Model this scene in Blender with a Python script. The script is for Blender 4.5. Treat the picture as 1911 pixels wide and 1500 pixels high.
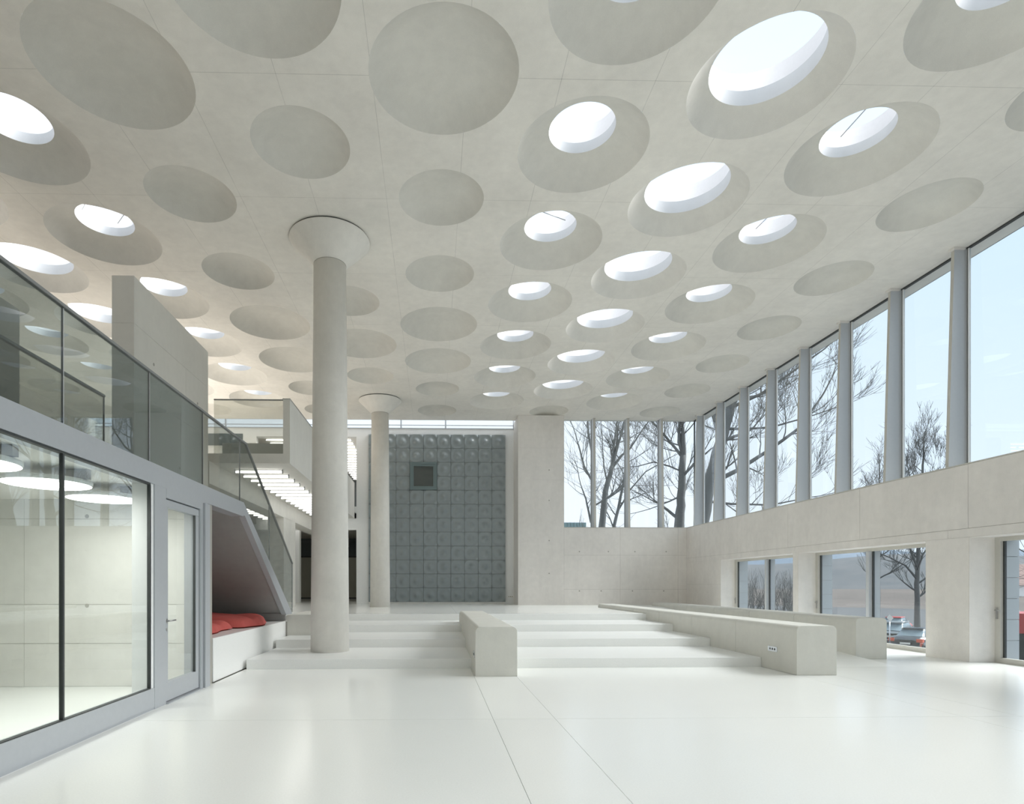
import bpy, math, random
from mathutils import Vector, Matrix
R = math.radians
for o in list(bpy.data.objects): bpy.data.objects.remove(o)
scn = bpy.context.scene
COL = scn.collection

# ------------------------------------------------------------------ camera
F, CX, HY, TH, EYE = 1085.0, 833.0, 1092.5, 0.022, 1.5     # pixels of a 1911 x 1500 frame
cd = bpy.data.cameras.new('camera'); cam = bpy.data.objects.new('camera', cd); COL.objects.link(cam)
cd.sensor_fit = 'HORIZONTAL'; cd.sensor_width = 36.0; cd.lens = 36.0 * F / 1911.0
cd.shift_x = (955.5 - CX) / 1911.0; cd.shift_y = (HY - 750.0) / 1911.0
cd.clip_start = 0.05; cd.clip_end = 3000
cam.location = (0, 0, EYE); cam.rotation_euler = (R(90), 0, -TH)
scn.camera = cam

# ------------------------------------------------------------------ world, sun, exposure
SKY, SUN, EXPO = 1.42, 8.2, 0.06
w = bpy.data.worlds.new('sky'); scn.world = w; w.use_nodes = True
nt = w.node_tree; nt.nodes.clear()
N = nt.nodes.new; L = nt.links.new
tc = N('ShaderNodeTexCoord'); sep = N('ShaderNodeSeparateXYZ'); L(tc.outputs['Generated'], sep.inputs[0])
def wm(op, a, b=None, c=None):
    n = N('ShaderNodeMath'); n.operation = op
    for i, v in enumerate((a, b, c)):
        if v is None: continue
        if isinstance(v, (int, float)): n.inputs[i].default_value = v
        else: L(v, n.inputs[i])
    return n.outputs[0]
blue = wm('ADD', wm('MULTIPLY', sep.outputs[0], 0.55), wm('MULTIPLY', sep.outputs[2], 0.75))
mr = N('ShaderNodeMapRange'); mr.interpolation_type = 'SMOOTHSTEP'
L(blue, mr.inputs[0]); mr.inputs[1].default_value = 0.15; mr.inputs[2].default_value = 0.95
ramp = N('ShaderNodeMix'); ramp.data_type = 'RGBA'
L(mr.outputs[0], ramp.inputs[0]); ramp.inputs[6].default_value = (0.90, 0.935, 1.0, 1); ramp.inputs[7].default_value = (0.57, 0.74, 0.92, 1)
bg = N('ShaderNodeBackground'); L(ramp.outputs[2], bg.inputs[0]); bg.inputs[1].default_value = SKY
out = N('ShaderNodeOutputWorld'); L(bg.outputs[0], out.inputs[0])
sl = bpy.data.lights.new('sun', 'SUN'); sl.energy = SUN; sl.angle = R(38); sl.color = (1.0, 0.955, 0.915)
sun = bpy.data.objects.new('sun', sl); COL.objects.link(sun)
sun.rotation_euler = (R(50), 0, R(93))                     # high veiled sun, to the right and a little ahead
for nm, loc, sx, sy, en in (('gallery_uplight', (-9.5, 20.0, 4.75), 6.0, 8.0, 270), ('balcony_uplight', (-10.6, 7.5, 3.1), 3.5, 8.0, 130)):
    gl_ = bpy.data.lights.new(nm, 'AREA'); gl_.shape = 'RECTANGLE'; gl_.size = sx; gl_.size_y = sy; gl_.energy = en; gl_.color = (1.0, 0.93, 0.85)
    go = bpy.data.objects.new(nm, gl_); COL.objects.link(go); go.location = loc; go.rotation_euler = (R(180), 0, 0)   # uplights on the left gallery floors
vs = scn.view_settings; vs.view_transform = 'Standard'; vs.look = 'None'; vs.exposure = EXPO; vs.gamma = 1; vs.use_curve_mapping = False
cy = scn.cycles; cy.max_bounces = 14; cy.diffuse_bounces = 8; cy.glossy_bounces = 5; cy.transparent_max_bounces = 24
cy.transmission_bounces = 8; cy.sample_clamp_indirect = 6; cy.use_denoising = True; cy.caustics_reflective = False; cy.caustics_refractive = False

# ------------------------------------------------------------------ materials
def new_mat(name):
    m = bpy.data.materials.new(name); m.use_nodes = True
    t = m.node_tree; t.nodes.clear()
    return m, t
def pos_nodes(t):
    g = t.nodes.new('ShaderNodeNewGeometry'); return g.outputs['Position']
def noise(t, vec, scale, detail=3, rough=0.5, stretch=None):
    if stretch:
        mp = t.nodes.new('ShaderNodeMapping'); t.links.new(vec, mp.inputs[0]); mp.inputs['Scale'].default_value = stretch; vec = mp.outputs[0]
    n = t.nodes.new('ShaderNodeTexNoise'); t.links.new(vec, n.inputs['Vector'])
    n.inputs['Scale'].default_value = scale; n.inputs['Detail'].default_value = detail; n.inputs['Roughness'].default_value = rough
    return n.outputs['Fac']
def mathn(t, op, a, b=0.0, c=0.0, clamp=False):
    n = t.nodes.new('ShaderNodeMath'); n.operation = op; n.use_clamp = clamp
    for i, v in enumerate((a, b, c)):
        if isinstance(v, (int, float)): n.inputs[i].default_value = v
        else: t.links.new(v, n.inputs[i])
    return n.outputs[0]
def finish(m, t, col, rough, spec=0.5, bump=None, bstr=0.1, bdist=0.01, metal=0.0, coat=0.0, coat_r=0.1, emit=None, estr=0):
    b = t.nodes.new('ShaderNodeBsdfPrincipled'); o = t.nodes.new('ShaderNodeOutputMaterial')
    if isinstance(col, tuple): b.inputs['Base Color'].default_value = (*col, 1)
    else: t.links.new(col, b.inputs['Base Color'])
    if isinstance(rough, (int, float)): b.inputs['Roughness'].default_value = rough
    else: t.links.new(rough, b.inputs['Roughness'])
    b.inputs['Metallic'].default_value = metal; b.inputs['Specular IOR Level'].default_value = spec
    b.inputs['Coat Weight'].default_value = coat; b.inputs['Coat Roughness'].default_value = coat_r
    if emit: b.inputs['Emission Color'].default_value = (*emit, 1); b.inputs['Emission Strength'].default_value = estr
    if bump is not None:
        bn = t.nodes.new('ShaderNodeBump'); bn.inputs['Strength'].default_value = bstr; bn.inputs['Distance'].default_value = bdist
        t.links.new(bump, bn.inputs['Height']); t.links.new(bn.outputs[0], b.inputs['Normal'])
    t.links.new(b.outputs[0], o.inputs[0])
    return m
def scale_col(t, col, fac):
    n = t.nodes.new('ShaderNodeVectorMath'); n.operation = 'SCALE'
    if isinstance(col, tuple): n.inputs[0].default_value = col
    else: t.links.new(col, n.inputs[0])
    t.links.new(fac, n.inputs['Scale']); return n.outputs[0]
def concrete(name, col, lines=None, rough=0.62, amp=0.10, pores=0.0):
    m, t = new_mat(name); p = pos_nodes(t)
    a = noise(t, p, 0.55, 5, 0.6); b = noise(t, p, 6.0, 4, 0.6); c = noise(t, p, 90, 2, 0.5); s = noise(t, p, 2.2, 4, 0.65, (1.6, 1.6, 0.35))
    f = mathn(t, 'ADD', mathn(t, 'MULTIPLY', mathn(t, 'SUBTRACT', a, 0.5), amp * 1.6), 1.0)
    f = mathn(t, 'ADD', f, mathn(t, 'MULTIPLY', mathn(t, 'SUBTRACT', b, 0.5), amp * 0.7))
    f = mathn(t, 'ADD', f, mathn(t, 'MULTIPLY', mathn(t, 'SUBTRACT', c, 0.5), amp * 0.5))
    f = mathn(t, 'ADD', f, mathn(t, 'MULTIPLY', mathn(t, 'SUBTRACT', s, 0.5), amp * 0.7))
    h = mathn(t, 'ADD', mathn(t, 'MULTIPLY', b, 0.6), mathn(t, 'MULTIPLY', c, 0.5))
    if pores:
        v = t.nodes.new('ShaderNodeTexVoronoi'); t.links.new(p, v.inputs['Vector']); v.inputs['Scale'].default_value = 22
        k = mathn(t, 'LESS_THAN', v.outputs['Distance'], mathn(t, 'MULTIPLY', mathn(t, 'SUBTRACT', noise(t, p, 7, 2), 0.5), pores))
        f = mathn(t, 'SUBTRACT', f, mathn(t, 'MULTIPLY', k, 0.28)); h = mathn(t, 'SUBTRACT', h, k)
    if lines:
        sp = t.nodes.new('ShaderNodeSeparateXYZ'); t.links.new(p, sp.inputs[0])
        for axis, off, step, wd in lines:
            q = mathn(t, 'DIVIDE', mathn(t, 'SUBTRACT', sp.outputs[axis], off), step)
            fr = mathn(t, 'ABSOLUTE', mathn(t, 'SUBTRACT', mathn(t, 'FRACT', mathn(t, 'ADD', q, 0.5)), 0.5))
            k = mathn(t, 'LESS_THAN', fr, wd / step)
            k = mathn(t, 'MULTIPLY', k, mathn(t, 'MULTIPLY', noise(t, p, 1.7, 2), 0.42))
            f = mathn(t, 'SUBTRACT', f, k); h = mathn(t, 'SUBTRACT', h, k)
    return finish(m, t, scale_col(t, col, f), rough, 0.35, h, 0.12, 0.006)
def terrazzo(name, col, rough, spec=0.5):
    m, t = new_mat(name); p = pos_nodes(t)
    sp = mathn(t, 'MULTIPLY', mathn(t, 'SUBTRACT', noise(t, p, 70, 1, 0.5), 0.5), 0.09)
    a = mathn(t, 'MULTIPLY', mathn(t, 'SUBTRACT', noise(t, p, 0.5, 3), 0.5), 0.05)
    f = mathn(t, 'ADD', mathn(t, 'ADD', sp, a), 1.0)
    return finish(m, t, scale_col(t, col, f), rough, spec)
def plain(name, col, rough=0.5, metal=0.0, spec=0.5, var=0.04, sc=20, **k):
    m, t = new_mat(name); p = pos_nodes(t)
    f = mathn(t, 'ADD', mathn(t, 'MULTIPLY', mathn(t, 'SUBTRACT', noise(t, p, sc, 3), 0.5), var * 2), 1.0)
    return finish(m, t, scale_col(t, col, f), rough, spec, None, metal=metal, **k)
def glass(name, tint, r0=0.04, gain=1.0):
    m, t = new_mat(name)
    tr = t.nodes.new('ShaderNodeBsdfTransparent'); tr.inputs[0].default_value = (*tint, 1)
    gl = t.nodes.new('ShaderNodeBsdfGlossy'); gl.inputs['Roughness'].default_value = 0.0; gl.inputs['Color'].default_value = (0.95, 0.97, 1, 1)
    lw = t.nodes.new('ShaderNodeLayerWeight'); lw.inputs[0].default_value = 0.5
    f5 = mathn(t, 'POWER', lw.outputs['Facing'], 4.0)
    fac = mathn(t, 'ADD', mathn(t, 'MULTIPLY', f5, (1 - r0) * gain), r0, clamp=True)
    mx = t.nodes.new('ShaderNodeMixShader'); o = t.nodes.new('ShaderNodeOutputMaterial')
    t.links.new(fac, mx.inputs[0]); t.links.new(tr.outputs[0], mx.inputs[1]); t.links.new(gl.outputs[0], mx.inputs[2]); t.links.new(mx.outputs[0], o.inputs[0])
    return m
def lamp_mat(name, col, s):
    m, t = new_mat(name); e = t.nodes.new('ShaderNodeEmission'); o = t.nodes.new('ShaderNodeOutputMaterial')
    e.inputs[0].default_value = (*col, 1); e.inputs[1].default_value = s; t.links.new(e.outputs[0], o.inputs[0]); return m

CEIL = (0.785, 0.76, 0.71)
M = dict(
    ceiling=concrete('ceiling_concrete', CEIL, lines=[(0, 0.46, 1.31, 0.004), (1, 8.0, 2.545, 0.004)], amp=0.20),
    dimple=concrete('shaded_dimple_concrete', (0.675, 0.66, 0.615), amp=0.20),  # shade inside the recesses put into a darker colour than the ceiling
    wall=concrete('wall_concrete', (0.755, 0.725, 0.69), amp=0.20),
    joint=concrete('joint_concrete', (0.40, 0.385, 0.345), amp=0.06),
    room=concrete('room_concrete', (0.74, 0.73, 0.69), amp=0.20),
    column=concrete('column_concrete', (0.78, 0.76, 0.715), amp=0.20),
    bench=concrete('bench_concrete', (0.69, 0.68, 0.63), amp=0.16, pores=0.22),
    grey=concrete('grey_concrete', (0.73, 0.715, 0.67), amp=0.12),
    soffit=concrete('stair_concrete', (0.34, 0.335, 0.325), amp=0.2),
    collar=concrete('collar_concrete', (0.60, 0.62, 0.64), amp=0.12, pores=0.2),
    floor=terrazzo('floor_terrazzo', (0.90, 0.905, 0.88), 0.20),
    step=terrazzo('step_terrazzo', (0.88, 0.885, 0.87), 0.28),
    white=plain('white_paint', (0.84, 0.85, 0.85), 0.5),
    warmwhite=plain('warm_white_paint', (0.86, 0.85, 0.82), 0.5),
    metal=plain('pale_grey_enamel', (0.42, 0.44, 0.465), 0.38),
    fin=plain('fin_enamel', (0.50, 0.52, 0.54), 0.42),
    beige=plain('fin_edge_enamel', (0.56, 0.545, 0.50), 0.45),
    dark=plain('dark_rubber', (0.05, 0.055, 0.055), 0.5),
    steel=plain('brushed_steel', (0.45, 0.45, 0.45), 0.3, metal=0.9),
    rail=plain('rail_steel', (0.30, 0.31, 0.31), 0.35, metal=0.6),
    clear=glass('clear_glass', (0.95, 0.97, 0.965)),
    sky_glass=glass('skylight_glass', (0.97, 0.98, 0.985), 0.02, 0.3),
    win=glass('window_glass', (0.86, 0.89, 0.90), 0.03, 0.6),
    smoke=glass('balustrade_glass', (0.595, 0.64, 0.64), 0.05, 0.9),
    pale=glass('gallery_glass', (0.80, 0.81, 0.79), 0.03, 0.5),
    room_glass=glass('partition_glass', (0.93, 0.955, 0.94), 0.05, 0.8),
    tile=plain('blue_grey_tile', (0.275, 0.312, 0.322), 0.3, var=0.05, sc=3),
    tileframe=plain('blue_grey_frame', (0.17, 0.225, 0.235), 0.4),
    panel=plain('dark_panel', (0.15, 0.18, 0.19), 0.4),
    red=plain('red_fabric', (0.54, 0.105, 0.09), 0.85, var=0.10, sc=9),
    tube=lamp_mat('tube_light', (1.0, 0.985, 0.93), 5.0),
    disc=lamp_mat('disc_light', (1.0, 0.995, 0.96), 6.0),
    core=lamp_mat('disc_core_light', (1.0, 0.995, 0.965), 44.0),
    bark=plain('bark', (0.15, 0.155, 0.15), 0.9, var=0.3, sc=12),
    asphalt=plain('asphalt', (0.07, 0.075, 0.08), 0.9, var=0.2, sc=2),
    grass=plain('winter_grass', (0.15, 0.145, 0.10), 0.95, var=0.3, sc=0.6),
    paving=plain('outdoor_paving', (0.45, 0.46, 0.46), 0.8),
    line=plain('road_paint', (0.75, 0.75, 0.75), 0.7),
    black=plain('black_car_paint', (0.02, 0.022, 0.027), 0.25, coat=0.6),
    silver=plain('grey_car_paint', (0.14, 0.16, 0.17), 0.3, coat=0.5),
    redpaint=plain('red_paint', (0.42, 0.05, 0.05), 0.4),
    carglass=plain('car_glass', (0.16, 0.21, 0.24), 0.12),
    tyre=plain('tyre', (0.03, 0.03, 0.03), 0.8),
    tail=plain('tail_lamp', (0.65, 0.09, 0.03), 0.3),
    chrome=plain('chrome', (0.65, 0.67, 0.7), 0.2, metal=0.8),
    plate=plain('number_plate', (0.7, 0.7, 0.66), 0.5),
    yellow=plain('yellow_plate', (0.7, 0.5, 0.05), 0.5),
    roof=plain('roof_tile', (0.22, 0.14, 0.12), 0.8),
    door=plain('grey_green_door', (0.60, 0.60, 0.52), 0.25),
    clad=plain('cladding_enamel', (0.45, 0.48, 0.50), 0.5),
    curb=plain('curb_enamel', (0.68, 0.675, 0.67), 0.5),
    teal=plain('teal_cladding', (0.20, 0.30, 0.30), 0.6),
)
def hill_mat(name, c1, c2, sc):
    m, t = new_mat(name); p = pos_nodes(t)
    mx = t.nodes.new('ShaderNodeMix'); mx.data_type = 'RGBA'
    n1 = noise(t, p, sc, 6, 0.7, (1, 1, 2.5))
    t.links.new(mathn(t, 'MULTIPLY_ADD', n1, 2.2, -0.6, clamp=True), mx.inputs[0]); mx.inputs[6].default_value = (*c1, 1); mx.inputs[7].default_value = (*c2, 1)
    return finish(m, t, mx.outputs[2], 0.95, 0.1)
M['hill_far'] = hill_mat('hazy_wooded_hill_far', (0.17, 0.22, 0.27), (0.24, 0.28, 0.33), 0.03)  # bluish distance haze mixed into the woodland colour
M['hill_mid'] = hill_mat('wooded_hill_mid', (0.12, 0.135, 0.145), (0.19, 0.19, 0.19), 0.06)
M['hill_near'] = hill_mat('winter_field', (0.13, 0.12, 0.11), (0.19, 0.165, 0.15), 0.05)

# ------------------------------------------------------------------ mesh helpers
class MB:
    def __init__(s): s.v = []; s.f = []; s.sm = []; s.mi = []
    def add(s, vs, fs, smooth=False, mi=0):
        b = len(s.v); s.v += [tuple(q) for q in vs]
        for f in fs: s.f.append(tuple(b + i for i in f)); s.sm.append(smooth); s.mi.append(mi)
        return s
    def box(s, x0, y0, z0, x1, y1, z1, mi=0):
        if x0 > x1: x0, x1 = x1, x0
        if y0 > y1: y0, y1 = y1, y0
        if z0 > z1: z0, z1 = z1, z0
        return s.add([(x0,y0,z0),(x1,y0,z0),(x1,y1,z0),(x0,y1,z0),(x0,y0,z1),(x1,y0,z1),(x1,y1,z1),(x0,y1,z1)],
                     [(0,3,2,1),(4,5,6,7),(0,1,5,4),(1,2,6,5),(2,3,7,6),(3,0,4,7)], mi=mi)
    def prism(s, pts, a, b, axis, mi=0):
        """polygon pts extruded between a and b along axis: 0 -> pts are (y,z), 1 -> (x,z), 2 -> (x,y)"""
        def P(p, c): return (c, p[0], p[1]) if axis == 0 else ((p[0], c, p[1]) if axis == 1 else (p[0], p[1], c))
        n = len(pts); vs = [P(p, a) for p in pts] + [P(p, b) for p in pts]
        fs = [tuple(range(n)), tuple(range(2*n-1, n-1, -1))] + [(i, n+i, n+(i+1) % n, (i+1) % n) for i in range(n)]
        return s.add(vs, fs, mi=mi)
    def tube(s, pts, rad, n=8, cap=True, smooth=True, mi=0):
        pts = [Vector(p) for p in pts]; rad = rad if isinstance(rad, (list, tuple)) else [rad]*len(pts)
        vs = []; up = None
        for i, p in enumerate(pts):
            d = (pts[min(i+1, len(pts)-1)] - pts[max(i-1, 0)]).normalized()
            if up is None: up = Vector((0,0,1)) if abs(d.z) < 0.9 else Vector((1,0,0))
            a = d.cross(up).normalized(); b = a.cross(d).normalized(); up = b
            for k in range(n):
                t = 2*math.pi*k/n; vs.append(p + (a*math.cos(t) + b*math.sin(t))*rad[i])
        fs = [(i*n+k, i*n+(k+1) % n, (i+1)*n+(k+1) % n, (i+1)*n+k) for i in range(len(pts)-1) for k in range(n)]
        s.add(vs, fs, smooth, mi)
        if cap:
            b0 = len(s.v) - len(vs); s.f.append(tuple(b0 + k for k in range(n))[::-1]); s.f.append(tuple(b0 + (len(pts)-1)*n + k for k in range(n))); s.sm += [False]*2; s.mi += [mi]*2
        return s
    def lathe(s, cx, cy, prof, n=48, smooth=True, mi=0, rz=1.0):
        vs = [(cx + r*math.cos(2*math.pi*k/n), cy + r*math.sin(2*math.pi*k/n)*rz, z) for r, z in prof for k in range(n)]
        fs = [(i*n+k, i*n+(k+1) % n, (i+1)*n+(k+1) % n, (i+1)*n+k) for i in range(len(prof)-1) for k in range(n)]
        return s.add(vs, fs, smooth, mi)
ORG = {}
def obj(name, mb, mat, parent=None, mesh=None, org=None):
    o0 = Vector(org) if org is not None else (ORG[parent] if parent is not None else Vector((0,0,0)))
    if mesh is None:
        mesh = bpy.data.meshes.new(name)
        mesh.from_pydata([tuple(Vector(v) - o0) for v in mb.v], [], mb.f)
        mats = mat if isinstance(mat, (list, tuple)) else [mat]
        for m_ in mats: mesh.materials.append(m_)
        mesh.polygons.foreach_set('use_smooth', mb.sm); mesh.polygons.foreach_set('material_index', mb.mi)
        mesh.validate(); mesh.update()
    o = bpy.data.objects.new(name, mesh); COL.objects.link(o)
    if parent is not None: o.parent = parent
    else: o.location = o0
    ORG[o] = o0
    return o
def thing(name, label, cat, loc, group=None):
    o = bpy.data.objects.new(name, None); COL.objects.link(o); o.location = loc; ORG[o] = Vector(loc)
    o['label'] = label; o['category'] = cat
    if group: o['group'] = group
    return o
def tag(o, label, cat, group=None):
    o['label'] = label; o['category'] = cat
    if group: o['group'] = group
    return o
def struct(name, mb=None, mat=None, parent=None, loc=(0,0,0)):
    if mb is None:
        o = bpy.data.objects.new(name, None); COL.objects.link(o); o.location = loc; ORG[o] = Vector(loc)
        if parent: o.parent = parent
    else: o = obj(name, mb, mat, parent, org=(None if parent else loc))
    if parent is None: o['kind'] = 'structure'
    return o
def dup(o, delta):
    c = o.copy(); COL.objects.link(c); c.location = Vector(o.location) + Vector(delta)
    for ch in list(o.children):
        d = ch.copy(); COL.objects.link(d); d.parent = c
        for g in list(ch.children):
            e = g.copy(); COL.objects.link(e); e.parent = d
    return c
def box(*a): return MB().box(*a)
def bevel(o, wdt=0.01, seg=2):
    b = o.modifiers.new('bevel', 'BEVEL'); b.width = wdt; b.segments = seg; b.limit_method = 'ANGLE'; return o

# ------------------------------------------------------------------ main dimensions
ZC = 8.5; XL = -3.38; XR = 10.46; XG = 11.09; YI = 23.8; YG = 24.45; YB = 25.1; ZU = 0.70; Y0 = -8.5
XW = -14.4; YE = 36.0
SP = 2.545

# ------------------------------------------------------------------ floor
fl = struct('floor', box(XW, Y0, -0.35, XG, YE, -0.03), M['joint'])
def slab(x0, y0, x1, y1, z=0.0, t=0.03, mat='floor', g=0.0022):
    return obj('floor_slab', box(x0+g, y0+g, z-t, x1-g, y1-g, z), M[mat], fl)
for xa, xb in ((XL, 0.67), (0.67, 1.37), (1.37, 6.06), (6.06, 6.74), (6.74, XG-0.1)):
    for ya, yb in ((Y0, 0.0), (0.0, 6.52), (6.52, 10.62 if xa < 6 else 16.6)):
        slab(xa, ya, xb, yb)
slab(XW, Y0, XL, 9.0)
slab(8.9, 16.6, XG-0.1, YI)
# upper floor slabs
U = MB().box(XW, 13.5, -0.03, XL, YE, ZU-0.03); U.box(XL, 16.62, -0.03, 6.06, YE, ZU-0.03); U.box(6.06, 21.4, -0.03, XR, YE-8, ZU-0.03)
obj('upper_floor_base', U, M['joint'], fl)
for xa, xb in ((XL, 0.67), (0.67, 1.37), (1.37, 6.06)):
    for ya, yb in ((16.4, 20.2), (20.2, YB)): slab(xa, max(ya, 16.6), xb, yb, ZU)
slab(XW, 13.5, XL, YE, ZU); slab(6.06, 21.4, XR, YI, ZU); slab(XL, YB, 4, YE, ZU)
# gentle ramp between the two long benches
rp = MB().prism([(10.6, -0.03), (21.4, -0.03), (21.4, ZU), (10.6, 0.0)], 6.74, 8.6, 0)
obj('ramp', rp, M['floor'], fl)

# wide seating steps
st = thing('wide_steps', 'four broad white terrazzo steps rising from the lower floor to the rear floor', 'steps', (1.3, 10.5, 0))
for i, (yl, yr) in enumerate(((10.48, 10.62), (12.44, 12.6), (14.35, 14.58), (16.2, 16.45))):
    y2, y3 = ((12.44, 12.6), (14.35, 14.58), (16.2, 16.45), (16.5, 16.6))[i]
    z1 = 0.175*(i+1)
    mb = MB(); pts = [(XL+0.03, yl), (6.06, yr), (6.06, y3), (XL+0.03, y2)]
    mb.prism(pts, -0.02, z1, 2)
    bevel(obj('step', mb, M['step'], st), 0.006, 2)

# ------------------------------------------------------------------ ceiling with dimples and skylight holes
def dimple_profile(r0, depth, rh=0.0, n=14):
    p = []
    for i in range(n+1):
        r = max(r0 + (rh - r0)*i/n, 0.0)
        z = depth*(1 - (r/r0)**3.4)
        p.append((max(r, 0.0), z))
    return p
def cell(mb, cx, cy, r0, x0, x1, y0, y1, nseg=64):
    angs = sorted([2*math.pi*k/nseg for k in range(nseg)])
    for X, Y in ((x0, y0), (x1, y0), (x1, y1), (x0, y1)):
        a = math.atan2(Y-cy, X-cx) % (2*math.pi)
        j = min(range(len(angs)), key=lambda q: min(abs(angs[q]-a), 2*math.pi-abs(angs[q]-a))); angs[j] = a
    angs.sort(); n = len(angs); inn = []; outr = []
    for a in angs:
        c, s = math.cos(a), math.sin(a); inn.append((cx+r0*c, cy+r0*s, ZC))
        tx = ((x1-cx)/c if c > 1e-9 else ((x0-cx)/c if c < -1e-9 else 1e9)); ty = ((y1-cy)/s if s > 1e-9 else ((y0-cy)/s if s < -1e-9 else 1e9))
        t = min(tx, ty); outr.append((cx+t*c, cy+t*s, ZC))
    mb.add(inn+outr, [(k, (k+1) % n, n+(k+1) % n, n+k) for k in range(n)])
BIG, SML, RS, RL = 1.03, 0.77, 0.525, 0.73
def kind(k, n):
    """k column, n row -> (dimple radius, hole radius)"""
    if k in (1, 3): return (BIG, RS)
    if k == 2: return (BIG, RL) if n < 6 else (SML, 0)
    if k == 4: return (SML, 0)
    if k in (0, -2): return (BIG, 0) if n % 4 in (0, 3) else ((BIG, 0) if n == 4 else (SML, 0))
    if k == -1:
        if n in (2, 6): return (0, 0)
        return (BIG, 0) if n in (0, 4) or n < 0 else (SML, 0)
    if k in (-3, -5): return (BIG, RS)
    if k == -4: return (BIG, RL) if n < 6 else (SML, 0)
    return (SML, 0)
cm = MB(); spots = []
for k in range(-6, 5):
    cx = 0.14 + 2.245*k; x0, x1 = cx-1.1225, cx+1.1225
    odd = k % 2
    yy = 6.745 if odd else 8.0
    ys = Y0
    for n in range(-6, 7):
        cyy = yy + SP*n
        if cyy - SP/2 < Y0 - 0.01: continue
        ya, yb = cyy-SP/2, cyy+SP/2
        if ys < ya and ys == Y0: cm.add([(x0, ys, ZC), (x1, ys, ZC), (x1, ya, ZC), (x0, ya, ZC)], [(0, 1, 2, 3)])
        ys = yb
        r, h = kind(k, n)
        if r == 0: cm.add([(x0, ya, ZC), (x1, ya, ZC), (x1, yb, ZC), (x0, yb, ZC)], [(0, 1, 2, 3)])
        else: cell(cm, cx, cyy, r, x0, x1, ya, yb); spots.append((k, n, cx, cyy, r, h))
    cm.add([(x0, ys, ZC), (x1, ys, ZC), (x1, 24.62, ZC), (x0, 24.62, ZC)], [(0, 1, 2, 3)])
xe = 0.14+2.245*4+1.1225
cm.add([(xe, Y0, ZC), (11.5, Y0, ZC), (11.5, 24.62, ZC), (xe, 24.62, ZC)], [(0, 1, 2, 3)])
cm.box(xe, 24.6, ZC, 11.5, 24.62, ZC+0.45); cm.box(XW-.5, 24.6, ZC, xe, 24.62, ZC+0.3); cm.box(11.48, Y0, ZC, 11.5, 24.62, ZC+0.45)
ceil = struct('ceiling', cm, M['ceiling'])
DM = {}
def dimple_mesh(r, h):
    dep = 0.36 if r > 0.9 else 0.27
    pr = dimple_profile(r, dep, h if h else 0.0)
    if h:
        zl = 0.335 if h < 0.6 else 0.285; z0 = pr[-1][1]; pr = [(a, b*zl/z0) for a, b in pr]
    m = MB(); m.lathe(0, 0, pr, 64); return m
import itertools
ORD = ['first', 'second', 'third', 'fourth', 'fifth', 'sixth', 'seventh', 'eighth', 'ninth', 'tenth', 'eleventh', 'twelfth', 'thirteenth']
ROWN = {1: 'just left of the large ones', 2: 'in the right-hand row', 3: 'in the row nearest the windows', -3: 'in the row above the stair', -4: 'in the left-hand row', -5: 'in the leftmost row'}
sky_proto = {}
RODS = {(1, 2): 0.55, (3, 2): 1.57, (-3, 2): 2.3, (1, 4): 0.4, (3, 4): 1.57, (-5, 4): 1.57, (3, 1): 1.5}
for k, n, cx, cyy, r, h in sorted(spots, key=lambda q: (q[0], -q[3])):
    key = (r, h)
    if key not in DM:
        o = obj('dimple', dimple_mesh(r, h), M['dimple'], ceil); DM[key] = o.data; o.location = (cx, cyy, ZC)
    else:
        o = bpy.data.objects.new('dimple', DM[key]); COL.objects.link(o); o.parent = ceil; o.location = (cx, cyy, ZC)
    if not h: continue
    last = {1: 6, 2: 5, 3: 6, -3: 6, -4: 5, -5: 6}[k]
    idx = last - n
    lab = ('large' if h > 0.6 else 'small') + ' round skylight, ' + ORD[idx] + ' from the back, ' + ROWN[k]
    zl = 0.335 if h < 0.6 else 0.285; zt = 0.51
    if h not in sky_proto:
        t = thing('skylight', lab, 'skylight', (cx, cyy, ZC), 'round skylights in the dimpled ceiling')
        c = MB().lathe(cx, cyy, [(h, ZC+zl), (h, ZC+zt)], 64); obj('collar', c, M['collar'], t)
        c = MB().lathe(cx, cyy, [(h, ZC+zt), (h+0.015, ZC+zt+0.001), (h+0.05, ZC+zt+0.30), (h+0.10, ZC+zt+0.30), (h+0.10, ZC+zt)], 64); obj('curb', c, M['curb'], t)
        c = MB(); c.lathe(cx, cyy, [(h+0.09, ZC+zt+0.30), (h*0.8, ZC+zt+0.37), (h*0.4, ZC+zt+0.41), (0.001, ZC+zt+0.42)], 48); obj('glazing', c, M['sky_glass'], t)
        sky_proto[h] = t
    else:
        s0 = sky_proto[h]; t = dup(s0, Vector((cx, cyy, ZC)) - s0.location); t['label'] = lab; ORG[t] = Vector((cx, cyy, ZC))
    if (k, n) in RODS:
        a = RODS[(k, n)]; ca, sa = math.cos(a), math.sin(a)
        for q in ((-0.25, 0.25) if k == -3 else (0.0,)):
            ox, oy = -sa*q*1.3, ca*q*1.3
            obj('opening_rod', MB().tube([(cx+ox-ca*h*0.8, cyy+oy-sa*h*0.8, ZC+zt+.04), (cx+ox+ca*h*0.8, cyy+oy+sa*h*0.8, ZC+zt+.1)], 0.009, 6), M['rail'], t)

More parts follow.
